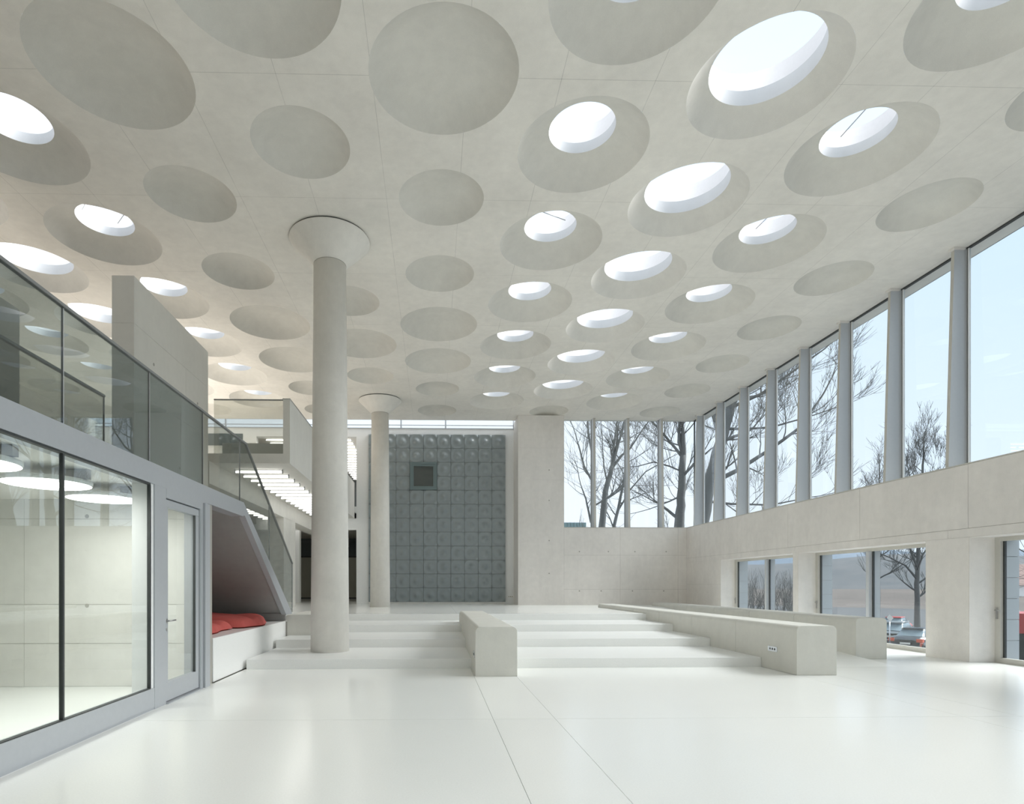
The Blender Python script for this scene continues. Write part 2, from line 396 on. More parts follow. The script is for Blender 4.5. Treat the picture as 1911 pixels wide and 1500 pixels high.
# ------------------------------------------------------------------ right wall
def panels(parent, axis, plane, rects, mat='wall', g=0.004, t=0.012, sgn=-1):
    """thin cast panels in front of a backing plane; axis 0 -> plane x, rects (y0,z0,y1,z1); axis 1 -> plane y, rects (x0,z0,x1,z1)"""
    for a0, b0, a1, b1 in rects:
        m = MB()
        if axis == 0: m.box(plane, a0+g, b0+g, plane+sgn*t, a1-g, b1-g)
        else: m.box(a0+g, plane, b0+g, a1-g, plane+sgn*t, b1-g)
        obj('concrete_panel', m, M[mat], parent)
ZB = 3.88; ZO = 2.45; XI = XR + 0.012
OPEN = [(16.7, 20.96), (12.13, 16.47), (6.8, 11.14), (1.6, 5.9), (-3.6, 0.7)]
wr = MB(); wr.box(XI, Y0, ZO, XG+0.02, YG+.2, ZB-0.02)
edges = [Y0] + sorted([e for o_ in OPEN for e in o_]) + [YG+.2]
PIERS = [(edges[i], edges[i+1]) for i in range(0, len(edges), 2)]
for a, b in PIERS: wr.box(XI, a, -0.03, XG+0.02, b, ZO)
wall_r = struct('wall_right', wr, M['joint'])
bandY = [Y0, -4.2, -1.6, 1.0, 3.6, 6.0, 8.3, 9.9, 11.15, 14.05, 16.95, 19.8, 22.6, YI+.012]
panels(wall_r, 0, XI, [(bandY[i], 2.62, bandY[i+1], ZB) for i in range(len(bandY)-1)])
panels(wall_r, 0, XI, [(a, ZO, b, 2.62) for a, b in ((Y0, 1.0), (1.0, 6.0), (6.0, 11.6), (11.6, 16.6), (16.6, 21.2), (21.2, YI+.012))], g=0.002)
for a, b in PIERS:
    if b - a > 2: panels(wall_r, 0, XI, [(a, -0.03, b, 1.55), (a, 1.55, b, ZO)], g=0.002)
    else: panels(wall_r, 0, XI, [(a, -0.03, b, ZO)], g=0.001)
    # reveal faces
    m = MB(); m.box(XR+0.005, a-0.010, -0.03, XG+0.01, a, ZO) if a > Y0 else None
    m.box(XR+0.005, b, -0.03, XG+0.01, b+0.010, ZO)
    obj('reveal', m, M['wall'], wall_r)
obj('reveal', box(XR+0.005, Y0, ZO-0.01, XG+0.01, YG, ZO), M['wall'], wall_r)
obj('sill', box(XR-0.004, Y0, ZB, XG+.05, YG+.05, ZB+0.025), M['beige'], wall_r)
ex = MB(); ex.box(XG+0.03, Y0, 2.45, XG+0.34, YG+.5, ZB-.02)
for a, b in PIERS: ex.box(XG+0.03, a, -0.6, XG+0.34, b, 2.45)
obj('outer_cladding', ex, M['joint'], wall_r)
for o_ in OPEN:                                     # pale outer cladding panels on each far reveal
    for z in range(6):
        obj('cladding_panel', box(XG+0.035, o_[1]-0.02, 0.02+z*0.41, XG+0.36, o_[1]-0.001, 0.02+z*0.41+0.402), M['clad'], wall_r)

# ground floor windows in the right wall
def frame_rect(m, x0, x1, y0, y1, z0, z1, wd, wb=None):
    wb = wb or wd
    m.box(x0, y0, z0, x1, y1, z0+wb); m.box(x0, y0, z1-wd, x1, y1, z1); m.box(x0, y0, z0+wb, x1, y0+wd, z1-wd); m.box(x0, y1-wd, z0+wb, x1, y1, z1-wd)
for i, (a, b) in enumerate(OPEN):
    mid = (a+b)/2 + (0.13 if i else 0.1)
    wn = struct('window_%d' % (i+4), loc=(XG, (a+b)/2, 0))
    m = MB(); x0, x1 = XG-0.12, XG-0.02
    m.box(x0, a, 0.0, x1, b, 0.10); m.box(x0, a, ZO-0.09, x1, b, ZO-.011); m.box(x0, a, 0.1, x1, a+0.11, ZO-0.09); m.box(x0, b-0.12, 0.1, x1, b, ZO-0.09)
    obj('frame', m, M['beige'] if i != 9 else M['metal'], wn)
    obj('mullion', box(x0-0.03, mid-0.05, 0.1, x1+0.16, mid+0.05, ZO-0.09), M['fin'], wn)
    for ya, yb in ((a+0.11, mid-0.05), (mid+0.05, b-0.12)):
        obj('gasket', box(x0+0.055, yb-0.035, 0.1, x1-0.005, yb, ZO-0.09), M['dark'], wn)
        obj('glass_pane', box(XG-0.058, ya, 0.1, XG-0.052, yb-.03, ZO-0.09), M['win'], wn)
    hz = 1.02; hy = b-0.06
    hnd = MB().tube([(x0+.01, hy, hz), (x0-0.05, hy, hz), (x0-0.05, hy-0.11, hz)], 0.009, 8); hnd.box(x0-0.012, hy-0.018, hz-0.17, x0+.002, hy+0.018, hz+0.05)
    obj('handle', hnd, M['steel'], wn)

# high window band on the right
w2 = struct('window_2', loc=(XG, 8, ZB))
finY = [11.81 + 1.68*j for j in range(-12, 8)]
finY = [y for y in finY if Y0+0.1 < y < YG]
def fin_mesh():
    m = MB(); x1 = XG-0.05
    vs = []
    for y in (0.0, 0.075):
        vs += [(x1, y, ZB+0.02), (x1-0.38, y, ZB+0.02), (x1-0.25, y, ZC), (x1, y, ZC)]
    m.add(vs, [(0, 1, 2, 3)], mi=0); m.add(vs, [(7, 6, 5, 4)], mi=0); m.add(vs, [(1, 5, 6, 2)], mi=1); m.add(vs, [(0, 3, 7, 4)], mi=0)
    return m
fo = None
for y in finY:
    if fo is None:
        fo = obj('fin', fin_mesh(), [M['fin'], M['beige']], w2, org=(0, 0, 0)); ms = fo.data; ORGf = ORG[w2]
    else: fo = bpy.data.objects.new('fin', ms); COL.objects.link(fo); fo.parent = w2
    fo.location = Vector((0, y, 0)) - ORG[w2]
    obj('mullion', MB().box(XG-0.05, y-0.055, ZB+0.02, XG-0.005, y-0.030, ZC).box(XG-0.05, y-0.005, ZB+0.02, XG-0.005, y+0.022, ZC), M['white'], w2)
    obj('gasket', box(XG-0.045, y-0.030, ZB+0.02, XG-0.012, y-0.005, ZC), M['dark'], w2)
    obj('fin_shoe', box(XG-0.34, y-0.035, ZC-0.05, XG-0.1, y+0.11, ZC), M['wall'], w2)
ysr = [Y0] + finY + [YG]
for a, b in zip(ysr[:-1], ysr[1:]):
    obj('glass_pane', box(XG-0.028, a+0.025, ZB+0.02, XG-0.022, b-0.055, ZC), M['win'], w2)
obj('top_frame', box(XG-0.05, Y0, ZC-0.035, XG+0.01, YG, ZC-0.001), M['dark'], w2)
obj('bottom_frame', box(XG-0.05, Y0, ZB+0.02, XG+0.01, YG, ZB+0.06), M['beige'], w2)

# ------------------------------------------------------------------ back wall
wb = MB(); wb.box(5.37, YI+0.012, 0, XG+.3, YG+.2, ZB-.02)
wall_b = struct('wall_back', wb, M['joint'])
panels(wall_b, 1, YI+0.012, [(5.37, 0.65, 7.7, 1.35), (7.7, 0.65, 10.1, 1.35), (10.1, 0.65, XR, 1.35), (5.37, 1.35, 7.7, 2.75), (7.7, 1.35, 10.1, 2.75), (10.1, 1.35, XR, 2.75),
                        (5.37, 2.75, 7.7, ZB), (7.7, 2.75, 10.1, ZB), (10.1, 2.75, XR, ZB)], g=0.003)
obj('sill', box(5.37, YI-0.002, ZB, XG, YG+.05, ZB+0.025), M['beige'], wall_b)
pier = MB(); pier.box(3.47, YI+0.012, 0, 5.37, YB+.1, ZC)
pr_ = struct('wall_pier', pier, M['wall'])
zz = [0.65, 1.2, 2.05, 3.3, 4.55, 5.85, 7.15, ZC-.005]
panels(pr_, 1, YI+0.012, [(3.47, zz[i], 5.37, zz[i+1]) for i in range(len(zz)-1)], g=0.003)
for x, z in ((4.75, 5.0), (4.75, 6.25), (4.75, 3.35), (4.75, 2.0), (6.0, 1.28), (6.9, 1.28), (8.2, 1.28), (9.5, 1.28), (6.0, 2.9), (7.2, 2.9), (8.3, 2.9), (9.6, 2.9)):
    m = MB().tube([(x, YI-0.002, z), (x, YI+0.003, z)], 0.028, 12)
    obj('tie_hole', m, M['joint'], pr_ if x < 5 else wall_b)
# windows above it
w3 = struct('window_3', loc=(8, YG, ZB))
bx = [5.37, 6.71, 8.14, 9.56, XG]
for x in bx[1:4]:
    m = MB(); y1 = YG-0.05
    vs = []
    for xx in (x-0.045, x+0.045): vs += [(xx, y1, ZB+.02), (xx, y1-0.40, ZB+.02), (xx, y1-0.26, ZC), (xx, y1, ZC)]
    m.add(vs, [(0, 1, 2, 3), (7, 6, 5, 4)]); m.add(vs, [(1, 5, 6, 2)], mi=1); m.add(vs, [(0, 3, 7, 4)])
    obj('fin', m, [M['fin'], M['beige']], w3)
    obj('mullion', box(x-0.075, YG-0.05, ZB+.02, x-0.04, YG, ZC), M['metal'], w3)
for a, b in zip(bx[:-1], bx[1:]):
    obj('glass_pane', box(a+0.04, YG-0.028, ZB+.02, b-0.05, YG-0.022, ZC), M['win'], w3)
obj('corner_frame', box(XG-0.05, YG-0.05, ZB+.02, XG, YG, ZC), M['dark'], w3)
# recessed white back wall with tiles; openings at its left on two levels
XO = -3.32
m = MB(); m.box(XO, YB, 0, 3.5, YB+0.3, 8.26)
m.box(-7.6, YB, 3.9, XO, YB+0.3, 4.9); m.box(-7.6, YB, 7.9, XO, YB+0.3, 8.26)
m.box(XW, YB, 4.4, -7.6, YB+0.3, 8.26)
wbk = struct('wall_rear', m, M['white'])
for i in range(3):
    pw = 0.52; x = -9.75 + i*pw*1.02
    obj('dark_panel', box(x, YB-0.03, 7.5, x+pw, YB+.02, 8.0), M['panel'], wbk)
sk = MB(); sk.box(2.95+.47, YB-0.006, 1.0, 3.32+.0, YB+.01, 1.0)
pl = obj('socket_plate', box(3.22, YB-0.012, 0.98, 3.44, YB+.01, 1.06), M['warmwhite'], wbk)
for i in range(3): obj('socket_hole', MB().tube([(3.26+0.07*i, YB-0.014, 1.02), (3.26+0.07*i, YB-0.006, 1.02)], 0.018, 10), M['dark'], pl)
# clerestory slot above it
w8 = struct('window_9', loc=(0, YB, 8.3))
for a, b in ((XW, -8.9), (-8.9, -5.15), (-5.15, -1.4), (-1.4, 0.52), (0.52, 3.47)):
    obj('glass_pane', box(a+0.02, YB+0.02, 8.26, b-0.02, YB+0.026, 9.1), M['win'], w8)
    obj('mullion', box(b-0.03, YB-0.02, 8.26, b+0.03, YB+0.06, 9.1), M['metal'], w8)
obj('rail', box(XW, YB-0.01, 8.40, 3.47, YB+0.03, 8.43), M['metal'], w8)
obj('rail', box(XW, YB-0.03, 8.26, 3.47, YB+0.05, 8.29), M['metal'], w8)
obj('roof_glass', box(XW, 24.62, 9.05, 3.47, YB+.02, 9.056), M['sky_glass'], w8)

# ------------------------------------------------------------------ grey relief tile wall
TX0, TZ0, TW, THt, NX, NZ = -2.79, 0.80, 0.589, 0.60, 10, 12
tw = thing('tiled_wall', 'tall wall of blue-grey relief tiles with a small square window, between the slender column and white wall', 'tiled wall', (TX0+TW*5, YB, TZ0))
obj('backing', box(TX0, YB-0.05, TZ0, TX0+NX*TW, YB, TZ0+NZ*THt), M['dark'], tw)
obj('plinth', box(TX0, YB-0.045, ZU, TX0+NX*TW, YB, TZ0), M['warmwhite'], tw)
def tile_mesh():
    n = 16; m = MB(); vs = []; gx = 0.006; wx, wz = TW-2*gx, THt-2*gx
    for j in range(n+1):
        for i in range(n+1):
            u, v = i/n-0.5, j/n-0.5; r = math.hypot(u, v)*2
            h = 0.12*math.exp(-(r/0.42)**2) + 0.055*min(r, 1.15)**2 - 0.16*max(0, r-1.05)
            h = max(h, 0.004)
            vs.append(((u+0.5)*wx+gx, -0.055-h, (v+0.5)*wz+gx))
    fs = [(j*(n+1)+i, j*(n+1)+i+1, (j+1)*(n+1)+i+1, (j+1)*(n+1)+i) for j in range(n) for i in range(n)]
    m.add(vs, fs, True)
    b = [(gx, 0, gx), (TW-gx, 0, gx), (TW-gx, 0, THt-gx), (gx, 0, THt-gx)]; c = [vs[0], vs[n], vs[-1], vs[n*(n+1)]]
    m.add(c+b, [(0, 4, 5, 1), (1, 5, 6, 2), (2, 6, 7, 3), (3, 7, 4, 0)])
    return m
tm = None
for j in range(NZ):
    for i in range(NX):
        if i in (3, 4) and NZ-1-j in (2, 3): continue
        if tm is None: to = obj('tile', tile_mesh(), M['tile'], tw, org=(0, 0, 0)); tm = to.data
        else: to = bpy.data.objects.new('tile', tm); COL.objects.link(to); to.parent = tw
        to.location = Vector((TX0+i*TW, YB, TZ0+j*THt)) - ORG[tw]
wx0, wx1, wz0, wz1 = TX0+3*TW+.01, TX0+5*TW-.01, TZ0+8*THt+.01, TZ0+10*THt-.01
m = MB(); y0, y1 = YB-0.15, YB-.05
def frame_y(m, x0, x1, y0, y1, z0, z1, wd):
    m.box(x0, y0, z0, x1, y1, z0+wd); m.box(x0, y0, z1-wd, x1, y1, z1); m.box(x0, y0, z0+wd, x0+wd, y1, z1-wd); m.box(x1-wd, y0, z0+wd, x1, y1, z1-wd)
frame_y(m, wx0, wx1, y0, y1, wz0, wz1, 0.07); frame_y(m, wx0+.07, wx1-.07, y0+.04, y1, wz0+.07, wz1-.07, 0.09)
fr = obj('window_frame', m, M['tileframe'], tw)
obj('glass_pane', box(wx0+.16, YB-.075, wz0+.16, wx1-.16, YB-.07, wz1-.16), M['clear'], fr)

# ------------------------------------------------------------------ columns
def column(cx, cy, z0, r0, label):
    t = thing('column', label, 'column', (cx, cy, z0))
    r1 = 0.325; zc = ZC-0.52
    obj('shaft', MB().lathe(cx, cy, [(0.001, z0), (r0, z0), (r0+(r1-r0)*.5, z0+(zc-z0)*.5), (r1, zc), (r1-.03, zc+.002)], 64), M['column'], t)
    obj('capital', MB().lathe(cx, cy, [(r1-0.012, zc-.004), (r1+0.004, zc+0.006), (0.39, zc+0.07), (0.80, ZC-0.045), (0.805, ZC-0.03), (0.70, ZC-0.03)], 64), M['column'], t)
    obj('shadow_joint', MB().lathe(cx, cy, [(0.785, ZC-0.031), (0.785, ZC)], 64), M['dark'], t)
    obj('shaft_joint', MB().lathe(cx, cy, [(r1-.01, zc-.008), (r1+.0025, zc-.007), (r1+.0025, zc+.004)], 64), M['joint'], t)
column(-2.10, 11.84, 0.175, 0.385, 'thick round concrete column with flared head standing on the lowest broad step')
column(-2.02, 22.02, ZU, 0.375, 'distant round concrete column with flared head in front of the grey tile wall')

# ------------------------------------------------------------------ concrete benches
def bench(x0, x1, z1, ys, label, z0=-0.0, sock=None):
    t = thing('concrete_bench', label, 'bench', ((x0+x1)/2, ys[0], z0), 'long rounded concrete benches')
    rr = 0.085; a = [x0, x1]
    pts = [(x0, z0), (x1, z0)]
    for k in range(7):
        q = k/6*math.pi/2; pts.append((x1-rr+rr*math.cos(q), z1-rr+rr*math.sin(q)))
    for k in range(7):
        q = math.pi/2+k/6*math.pi/2; pts.append((x0+rr+rr*math.cos(q), z1-rr+rr*math.sin(q)))
    for ya, yb in zip(ys[:-1], ys[1:]):
        m = MB(); m.prism(pts, ya+.004, yb-.004, 1)
        n = len(pts)
        for i in range(len(m.f)):
            if i >= 2 and 4 <= i: m.sm[i] = False
        bevel(obj('bench_segment', m, M['bench'], t), 0.006, 2)
    if sock:
        y, z = sock; p = obj('socket_plate', box(x0-0.008, y-0.14, z-0.045, x0+.002, y+0.14, z+0.045), M['chrome'], t)
        for k in (-0.07, 0, 0.07): obj('socket_hole', MB().tube([(x0-0.0095, y+k, z), (x0-0.006, y+k, z)], 0.02, 12), M['dark'], p)
    return t
bench(0.69, 1.385, 0.82, [9.57, 11.54, 13.55, 15.6], 'short concrete bench rising alone from the middle of the broad steps', sock=(9.86, 0.34))
bench(6.06, 6.74, 0.83, [9.57, 11.54, 13.52, 15.5, 17.5, 19.4, 21.3], 'long concrete bench with socket plate bordering the right end of the broad steps', sock=(10.26, 0.37))
bench(8.60, 9.24, 0.84, [11.65, 13.7, 15.66, 17.66, 19.6, 21.6, 22.7], 'long concrete bench nearest the ground floor windows')
bench(-3.42, -2.72, 0.83, [13.5, 15.4], 'low concrete block bench at the foot of the stair, half behind the thick column', z0=0.3)

# ------------------------------------------------------------------ left side: glazed room, door, balcony
wl = struct('wall_left', box(XW-0.3, Y0, 0, XW, YE, ZC), M['wall'])
struct('wall_front', box(XW, Y0-0.3, 0, XG+.3, Y0, ZC), M['wall'])
ZR0, ZR1 = 2.73, 2.97
# glazed room shell
gr = MB(); gr.box(XW, 8.77, 0, XL-0.25, 9.05, ZR1-.02); gr.box(XL-0.22, 8.77, 0, XL-.02, 9.0, ZR0)
rm = struct('wall_study', gr, M['joint'])
xsn = [XW, -10.2, -7.98+.0, -6.14, -5.47+.001, XL-0.2]
xsn = [XW, -11.0, -8.4, -6.07, -3.58]
for z0, z1 in ((0, 0.64), (0.64, 1.22), (1.22, 2.49), (2.49, 2.79)):
    panels(rm, 1, 8.77, [(xsn[i], z0, xsn[i+1], z1) for i in range(4)], 'room', g=0.0025)
for x, z in ((-6.6, 2.53), (-5.15, 2.53), (-6.6, 1.20), (-5.15, 1.20), (-6.6, 0.1)):
    obj('tie_hole', MB().tube([(x, 8.755, z), (x, 8.77-.013+.001, z)], 0.03, 12), M['joint'], rm)
obj('ceiling_panel', box(XW, Y0, 2.785, XL-0.02, 9.1, 2.80), M['warmwhite'], rm)
bal = struct('floor_balcony', MB().box(XW, Y0, 2.80, XL-.23, 9.04, 2.955).box(XW, 9.04, 2.80, -5.2, 10.40, 2.955).box(XW, 10.45, 2.80, -5.57, 13.84, 2.955), M['grey'])
# glazed screen (window_1): frame, posts, panes
w1 = struct('window_1', loc=(XL, 4, 0))
joints = [2.2, 3.84-0.04, 5.42, 7.05]
m = MB(); m.box(XL-0.10, Y0, 0.0, XL-0.01, 7.15, 0.025); obj('shadow_rail', m, M['metal'], w1)
obj('bottom_rail', box(XL-0.10, Y0, 0.028, XL, 7.12, 0.26), M['metal'], w1)
hd = MB(); hd.box(XL-0.22, Y0, ZR0, XL, 10.42, ZR1+.01); obj('header_band', hd, M['metal'], w1)
obj('gasket', box(XL-0.06, Y0, ZR0-0.02, XL-0.012, 7.05, ZR0), M['dark'], w1)
obj('gasket', box(XL-0.06, Y0, 0.26, XL-0.012, 7.05, 0.268), M['dark'], w1)
gy = [Y0, -6.0, -4.3, -2.7, -1.06, 0.56, 2.18, 3.80, 5.42, 7.06]
for a, b in zip(gy[:-1], gy[1:]):
    obj('glass_pane', box(XL-0.040, a+.008, 0.26, XL-0.034, b-.008, ZR0), M['room_glass'], w1)
    obj('gasket', box(XL-0.055, b-0.012, 0.26, XL-0.018, b+0.012, ZR0-0.02), M['dark'], w1)
obj('post', box(XL-0.24, 7.06, 0, XL-0.018, 7.13, ZR0), M['white'], w1)
obj('post', box(XL-0.24, 7.13, 0.0, XL-0.002, 7.43, ZR0), M['metal'], w1)
obj('post', box(XL-0.24, 8.52, 0, XL+.0, 8.78, ZR0), M['metal'], w1)
obj('post_trim', box(XL-.01, 8.60, 0, XL+.035, 8.78, ZR0-.02), M['metal'], w1)
obj('threshold', box(XL-.1, 7.43, 0.0, XL+.03, 8.52, 0.012), M['metal'], w1)
# glass door
d1 = struct('door_1', loc=(XL, 7.43, 0))
m = MB(); x0, x1 = XL-0.09, XL-0.02; ya, yb = 7.44, 8.50; zt = 2.60
m.box(x0, ya, 0.025, x1, yb, 0.27); m.box(x0, ya, zt-.10, x1, yb, zt); m.box(x0, ya, 0.27, x1, ya+.085, zt-.1); m.box(x0, yb-.10, 0.27, x1, yb, zt-.1)
leaf = bevel(obj('door_leaf', m, M['metal'], d1), 0.004, 1)
obj('door_frame', MB().box(x0, 7.43, zt+.012, x1+.02, 8.52, ZR0).box(x0, yb+.004, 0, x1+.014, 8.525, ZR0), M['metal'], d1)
obj('gasket', box(x0+.03, ya, zt, x1-.015, yb, zt+.012), M['dark'], d1)
obj('gasket', box(x0+.03, yb-.112, .27, x1-.01, yb-.098, zt-.1), M['dark'], leaf)
obj('glass_pane', box(x0+.03, ya+.085, 0.27, x0+.036, yb-.11, zt-.1), M['room_glass'], leaf)
h = MB().tube([(x1-.005, 7.475, 1.05), (x1+.05, 7.475, 1.05), (x1+.055, 7.62, 1.055)], 0.010, 8); h.tube([(x1-.002, 7.475, 1.05), (x1+.008, 7.475, 1.05)], 0.026, 16); h.tube([(x1-.002, 7.475, 0.94), (x1+.006, 7.475, 0.94)], 0.02, 12)
obj('door_handle', h, M['steel'], leaf)

# disc lamps in the glazed room
def disc_lamp(y, label):
    x = -4.28; t = thing('disc_lamp', label, 'lamp', (x, y, 2.70), 'flat disc lamps on the ceiling of the glazed room')
    obj('rim', MB().lathe(x, y, [(0.43, 2.62), (0.44, 2.635), (0.44, 2.67), (0.3, 2.68), (0.001, 2.68)], 48), M['white'], t)
    obj('diffuser', MB().lathe(x, y, [(0.22, 2.618), (0.43, 2.62)], 48), M['disc'], t)
    obj('core', MB().lathe(x, y, [(0.001, 2.616), (0.22, 2.618)], 48), M['core'], t)
    obj('mount_box', box(x+0.22, y-.04, 2.68, x+.46, y+.04, 2.785), M['steel'], t)
    return t
disc_lamp(7.66, 'flat glowing disc lamp nearest the glass door'); disc_lamp(6.53, 'flat glowing disc lamp next to the one nearest the glass door')
disc_lamp(5.40, 'flat glowing disc lamp farthest from the glass door, cut by the edge of the view')

# balcony balustrade with the sloping run down the stair
def balus(name, label, x, joints, z0, z1, mat, end=None):
    t = thing(name, label, 'balustrade', (x, joints[0], z0))
    for a, b in zip(joints[:-1], joints[1:]):
        obj('glass_panel', box(x-.009, a+.006, z0, x+.009, b-.006, z1), M[mat], t)
        obj('glass_edge', box(x-.010, b-.006, z0, x+.010, b+.006, z1), M['chrome'], t)
    obj('handrail', box(x-.022, joints[0], z1-.012, x+.022, joints[-1], z1+.018), M['rail'], t)
    return t
jb = [-7.6, -6.0, -4.35, -2.7, -1.05, 0.56, 2.18, 3.80, 5.42, 7.04, 8.66]
b1 = balus('glass_balustrade', 'grey glass balustrade running along the balcony edge and down beside the stair', XL-.03, jb, 2.93, 4.07, 'smoke')
def ztop(y): return 4.07 if y < 10.62 else 4.07 - (y-10.62)*(4.07-2.03)/(14.1-10.62)
def zbot(y): return 2.93 if y < 10.4 else max(0.86, 2.93 - (y-10.4)*(2.93-.86)/(13.95-10.4))
xx = XL-.03
for a, b in ((8.67, 10.30), (10.31, 12.13), (12.14, 14.10)):
    ys_ = [a] + [y for y in (10.4, 10.62, 13.95) if a < y < b] + [b]
    pts = [(y, zbot(y)) for y in ys_] + [(y, ztop(y)) for y in reversed(ys_)]
    obj('glass_panel', MB().prism(pts, xx-.009, xx+.009, 0), M['pale'], b1)
    obj('glass_edge', box(xx-.010, b-.004, zbot(b), xx+.010, b+.008, ztop(b)), M['chrome'], b1)
obj('handrail', MB().prism([(8.66, 4.058), (10.62, 4.058), (14.11, 2.02), (14.11, 2.05), (10.63, 4.088), (8.66, 4.088)], xx-.02, xx+.02, 0), M['rail'], b1)
balus('glass_balustrade', 'second glass balustrade seen through the first, on the inner side of the balcony', -4.48, [2.4, 4.2, 6.05, 8.0], 2.96, 4.07, 'pale')

# concrete block walls that rise from the balcony
cw = MB(); cw.box(-5.57, 10.2, 0.0, -5.20, 13.5, 6.87)
cwo = struct('wall_stair', cw, M['joint'])
panels(cwo, 1, 10.2, [(-5.57, 0.0, -5.19, 4.2), (-5.57, 4.2, -5.19, 6.05), (-5.57, 6.05, -5.19, 6.87)], 'grey', g=.002)
panels(cwo, 0, -5.20, [(10.19, 0.7, 13.5, 2.8), (10.19, 2.8, 12.3, 4.9), (12.3, 2.8, 13.5, 4.9), (10.19, 4.9, 12.3, 6.05), (12.3, 4.9, 13.5, 6.05), (10.19, 6.05, 13.5, 6.87)], 'grey', g=.002, sgn=1)
for y, z in ((10.9, 5.6), (12.9, 5.5), (12.0, 3.9), (13.0, 3.3)): obj('tie_hole', MB().tube([(-5.19, y, z), (-5.186, y, z)], 0.03, 10), M['joint'], cwo)
cw2 = struct('wall_gallery', box(-8.45, 6.4, 2.955, -8.07, 11.5, 6.87), M['joint'])
panels(cw2, 0, -8.07, [(6.4, 2.955, 9.3, 4.3), (9.3, 2.955, 11.5, 4.3), (6.4, 4.3, 9.3, 6.87), (9.3, 4.3, 11.5, 6.87)], 'grey', sgn=1, g=.002)

# ------------------------------------------------------------------ stair with the nook beneath
sc = thing('staircase', 'straight concrete stair with pale grey stringer above the reading nook', 'staircase', (-4.3, 12, ZU))
zt0, zb0 = ZR1+.01, 0.84
str_pts = [(10.42, 2.75), (10.42, zt0), (13.98, zb0), (13.5, zb0)]
obj('stringer', MB().prism([(10.42, 2.75), (10.5, 2.75), (13.42, 0.83), (14.0, 0.83), (10.42, 2.99)], XL-.11, XL, 0), M['metal'], sc)
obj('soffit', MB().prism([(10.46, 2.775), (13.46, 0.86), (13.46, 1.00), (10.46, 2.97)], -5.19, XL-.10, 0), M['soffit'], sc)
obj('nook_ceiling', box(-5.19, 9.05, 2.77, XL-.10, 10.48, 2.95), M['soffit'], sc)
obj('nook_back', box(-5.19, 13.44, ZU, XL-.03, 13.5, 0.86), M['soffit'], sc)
for i in range(12):
    y = 13.9 - i*0.29; z = 0.86+0.175*(i+1)
    obj('tread', box(-5.18, y-0.29, z-0.12, XL-.12, y+.02, z), M['step'], sc)
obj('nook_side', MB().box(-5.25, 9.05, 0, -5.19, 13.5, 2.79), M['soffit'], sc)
nb = thing('nook_platform', 'white terrazzo platform under the stair holding the red cushions', 'platform', (-4.3, 11, 0))
bevel(obj('platform_block', box(-5.19, 9.08, 0, XL-.03, 13.5, 0.685), M['step'], nb), 0.012, 3)

def cushion(name, label, x0, x1, y0, y1, z0, hgt, seed, mat='red'):
    rnd = random.Random(seed); n = 40; nx = 26
    ph = [(rnd.uniform(2, 5), rnd.uniform(2, 6), rnd.uniform(0, 6)) for _ in range(4)]
    def P(i, j, top):
        u, v = i/nx*2-1, j/n*2-1
        e = (1-abs(u)**5)*(1-abs(v)**5); e = max(e, 0)**0.42
        wob = sum(math.sin(a*u+b*v+c) for a, b, c in ph)/4
        crease = 0.055*math.exp(-((v-0.22-0.25*u)/0.10)**2) + 0.05*math.exp(-((v+0.45-0.2*math.sin(3*u))/0.09)**2)
        xe_ = (x0+x1)/2 + u*(x1-x0)/2*(1-0.10*(v**4)) + 0.05*math.sin(4*v+seed); ye_ = (y0+y1)/2 + v*(y1-y0)/2*(1-0.12*u**4)
        z = z0 + (hgt*(0.62+0.25*wob)*e + 0.09*e - crease*e if top else 0.0) + (0.02 if top else 0)
        return (xe_, ye_, max(z, z0))
    m = MB(); vt = [P(i, j, True) for j in range(n+1) for i in range(nx+1)]; vb = [P(i, j, False) for j in range(n+1) for i in range(nx+1)]
    W_ = nx+1
    m.add(vt, [(j*W_+i, j*W_+i+1, (j+1)*W_+i+1, (j+1)*W_+i) for j in range(n) for i in range(nx)], True)
    m.add(vb, [(j*W_+i, (j+1)*W_+i, (j+1)*W_+i+1, j*W_+i+1) for j in range(n) for i in range(nx)], True)
    t = thing(name, label, 'cushion', ((x0+x1)/2, (y0+y1)/2, z0), 'red floor cushions under the stair')
    obj('cover', m, M[mat], t)
    # stitched seam
    pts = [Vector(P(nx*0.5+nx*0.49*math.cos(a), n*0.5+n*0.49*math.sin(a), False)) + Vector((0, 0, 0.035)) for a in [2*math.pi*k/40 for k in range(41)]]
    obj('seam', MB().tube(pts, 0.006, 5), M[mat], t)
    return t
cushion('floor_cushion', 'crumpled red floor cushion in front, nearest the door frame', -4.72, -3.72, 8.95+.3, 11.0, 0.687, 0.13, 3)
cushion('floor_cushion', 'red floor cushion behind, its corner pointing towards the low concrete block', -5.10, -3.50, 11.05, 12.75, 0.687, 0.20, 8)

# ------------------------------------------------------------------ gallery (upper level) and lower rear hall
ZG0, ZG1 = 4.39, 4.62
gal = struct('floor_gallery', MB().box(-5.2+.005, 13.84, ZG0, -3.40, YB, ZG1).box(XW, 13.84, ZG0, -5.2, YE, ZG1).box(-5.2, YB, ZG0, XO, YE, ZG1), M['grey'])
pa = struct('wall_parapet', MB().box(-3.56, 13.84, ZG1, -3.40, YB, 5.91), M['grey'])
obj('coping', box(-3.57, 13.83, 5.91, -3.39, YB, 5.925), M['rail'], pa)
gb = thing('glass_balustrade', 'short glass balustrade across the front of the upper gallery', 'balustrade', (-4.4, 13.85, ZG1))
obj('glass_panel', box(-5.19, 13.86, ZG1, -3.57, 13.878, 5.89), M['pale'], gb)
obj('handrail', box(-5.19, 13.85, 5.885, -3.57, 13.89, 5.91), M['rail'], gb)
obj('ledge', box(-5.19, 14.4, ZG1, -3.58, 14.7, 5.0), M['white'], gb)
